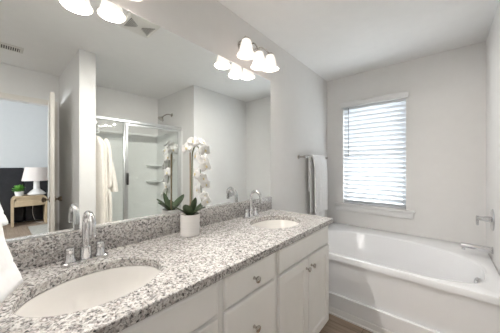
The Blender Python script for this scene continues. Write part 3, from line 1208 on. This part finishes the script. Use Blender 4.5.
# ------------------------------------------------------------------ ceiling vents
vf = thing('exhaust_vent', 'square white exhaust fan grille on the ceiling, seen in the mirror beside the light', 'vent', (0.715, 0.80, H))
MB().loft([[Vector((sx * a, sy * a, z)) for sx, sy in ((-1, -1), (1, -1), (1, 1), (-1, 1))] for a, z in ((0.125, -0.0006), (0.125, -0.008), (0.112, -0.018))]).build('cover', VENTW, vf, bevel=0.002)
for s in (-1, 1):
    t = MB()
    t.loft([[Vector(p) for p in ((-0.078, s * 0.095, z), (0.078, s * 0.095, z), (0.012, s * 0.020, z), (-0.012, s * 0.020, z))] for z in (-0.0182, -0.0186)])
    g = t.build('louver_opening', VENTD, vf, smooth=False, label='dark triangular louver opening')
    gb = MB()
    for k in range(7):
        y = s * (0.028 + 0.0098 * k)
        hwid = 0.012 + (abs(y) - 0.020) / 0.075 * 0.066
        gb.box((-hwid, y - 0.0010, -0.0225), (hwid, y + 0.0010, -0.0187))
    for k in range(-3, 4):
        x = k * 0.019
        ys = 0.020 + max(0, (abs(x) - 0.012)) / 0.066 * 0.075
        a, b = sorted((s * ys, s * 0.094))
        if b - a > 0.004:
            gb.box((x - 0.0009, a, -0.0222), (x + 0.0009, b, -0.0187))
    gb.build('louver_grid', VENTW, g, smooth=False)

vg = thing('supply_vent', 'long white louvered ceiling register near the bedroom door', 'vent', (2.04, 0.02, H))
MB().loft([[Vector((sx * (a + 0), sy * (b), z)) for sx, sy in ((-1, -1), (1, -1), (1, 1), (-1, 1))] for a, b, z in ((0.075, 0.175, -0.0006), (0.075, 0.175, -0.005), (0.068, 0.168, -0.010))]).build('cover', VENTW, vg, bevel=0.001)
for s in (-1, 1):
    MB().box((-0.045, min(s * 0.012, s * 0.150), -0.0106), (0.045, max(s * 0.012, s * 0.150), -0.0102)).build('louver_opening', VENTD, vg, smooth=False, label='dark slot of the register')
lv = MB()
for s in (-1, 1):
    for k in range(9):
        y = s * (0.020 + 0.0155 * k)
        lv.box((-0.046, y - 0.0045, -0.015), (0.046, y + 0.0015, -0.0107))
lv.build('louvers', VENTW, vg, smooth=False)

# ------------------------------------------------------------------ bedroom seen through the door
hb = thing('headboard', 'wide black upholstered headboard along the bedroom wall behind the nightstand', 'headboard', (5.934, 0.4, 0))
for a, b in ((-1.75, -0.68), (-0.675, 0.04), (0.045, 0.95)):
    MB().box((-0.05, a, 0.02), (0.065, b, 1.225), 0.03, 4).build('upholstered_panel', HEADB, hb)

ns = thing('nightstand', 'pale oak nightstand with rounded corners in front of the black headboard', 'nightstand', (5.68, 0.505, 0))
nb = MB()
hw, hz, rr0, tt = 0.275, 0.625, 0.10, 0.035


def arch(hw, hz, rr):
    pts = [(-hw, 0.0)]
    for k in range(9):
        a = PI - PI / 2 * k / 8
        pts.append((-hw + rr + rr * math.cos(a), hz - rr + rr * math.sin(a)))
    for k in range(9):
        a = PI / 2 - PI / 2 * k / 8
        pts.append((hw - rr + rr * math.cos(a), hz - rr + rr * math.sin(a)))
    pts.append((hw, 0.0))
    return pts


po, pi_ = arch(hw, hz, rr0), arch(hw - tt, hz - tt, rr0 - tt)
nb.prism(po + list(reversed(pi_)), 0, -0.19, 0.18)
nb.build('body', OAK, ns, angle=30)
MB().box((-0.186, -hw + tt + 0.004, 0.405), (0.17, hw - tt - 0.004, 0.53), 0.004).build('drawer', OAK, ns)
MB().box((-0.175, -hw + tt + 0.03, 0.5305), (0.17, hw - tt - 0.03, 0.588), 0.004).build('drawer_rail', OAK, ns)

bl_ = thing('table_lamp', 'white table lamp with a flared linen shade on the oak nightstand', 'lamp', (5.60, 0.615, 0.6255))
MB().lathe([(0.11, 0.0), (0.150, 0.02), (0.155, 0.035), (0.09, 0.100), (0.055, 0.130), (0.047, 0.33), (0.012, 0.335)], 36).build('base', LAMPW, bl_)
sh = MB()
sh.loft([[Vector((r_ * math.cos(2 * PI * i / 40), r_ * math.sin(2 * PI * i / 40), z)) for i in range(40)] for r_, z in ((0.238, 0.318), (0.185, 0.610), (0.182, 0.610), (0.234, 0.318), (0.238, 0.318))], False, False)
sh.build('lamp_shade', SHADEF, bl_, angle=50)
cdm = MB()
cdm.tube(catmull([Vector(p) for p in [(0.20, -0.02, 0.02), (0.205, -0.03, -0.15), (0.19, -0.05, -0.40), (0.10, 0.00, -0.60), (-0.05, 0.1, -0.612)]], 5), 0.004, 8)
cdm.build('cord', LAMPW, bl_)

pl = thing('small_potted_plant', 'small green plant in a white pot on the oak nightstand', 'potted plant', (5.57, 0.345, 0.6255))
MB().lathe([(0.045, 0), (0.06, 0.01), (0.072, 0.10), (0.066, 0.102), (0.062, 0.088), (0.01, 0.086)], 28).build('pot', POT, pl)
fo = MB()
rn = random.Random(5)
for k in range(70):
    a, e = rn.uniform(0, 2 * PI), rn.uniform(0.35, 1.5)
    d = Vector((math.cos(a) * math.cos(e), math.sin(a) * math.cos(e), math.sin(e)))
    s = d.cross(Vector((0, 0, 1))).normalized()
    n_ = s.cross(d)
    ln = rn.uniform(0.09, 0.15) * (0.8 + 0.35 * math.sin(e))
    c0 = Vector((0, 0, 0.088))
    st = c0 + d * ln * 0.45

    def f(u, v, st=st, d=d, s=s, n_=n_, ln=ln):
        ww = 0.052 * math.sin(PI * (0.05 + 0.9 * u))
        return st + d * (u * ln * 0.55) + s * (v - 0.5) * ww + n_ * (-0.02 * u * u)
    fo.grid(f, 4, 2)
    fo.tube([c0, st], 0.002, 5)
fo.build('foliage', GREEN, pl, solid=0.0012)

rg_ = MB().box((3.6, 0.455, 0.0005), (5.28, 1.95, 0.012), 0.004).build('area_rug', RUG)
tag(rg_, 'pale grey rug on the bedroom wood floor in front of the nightstand', 'rug')
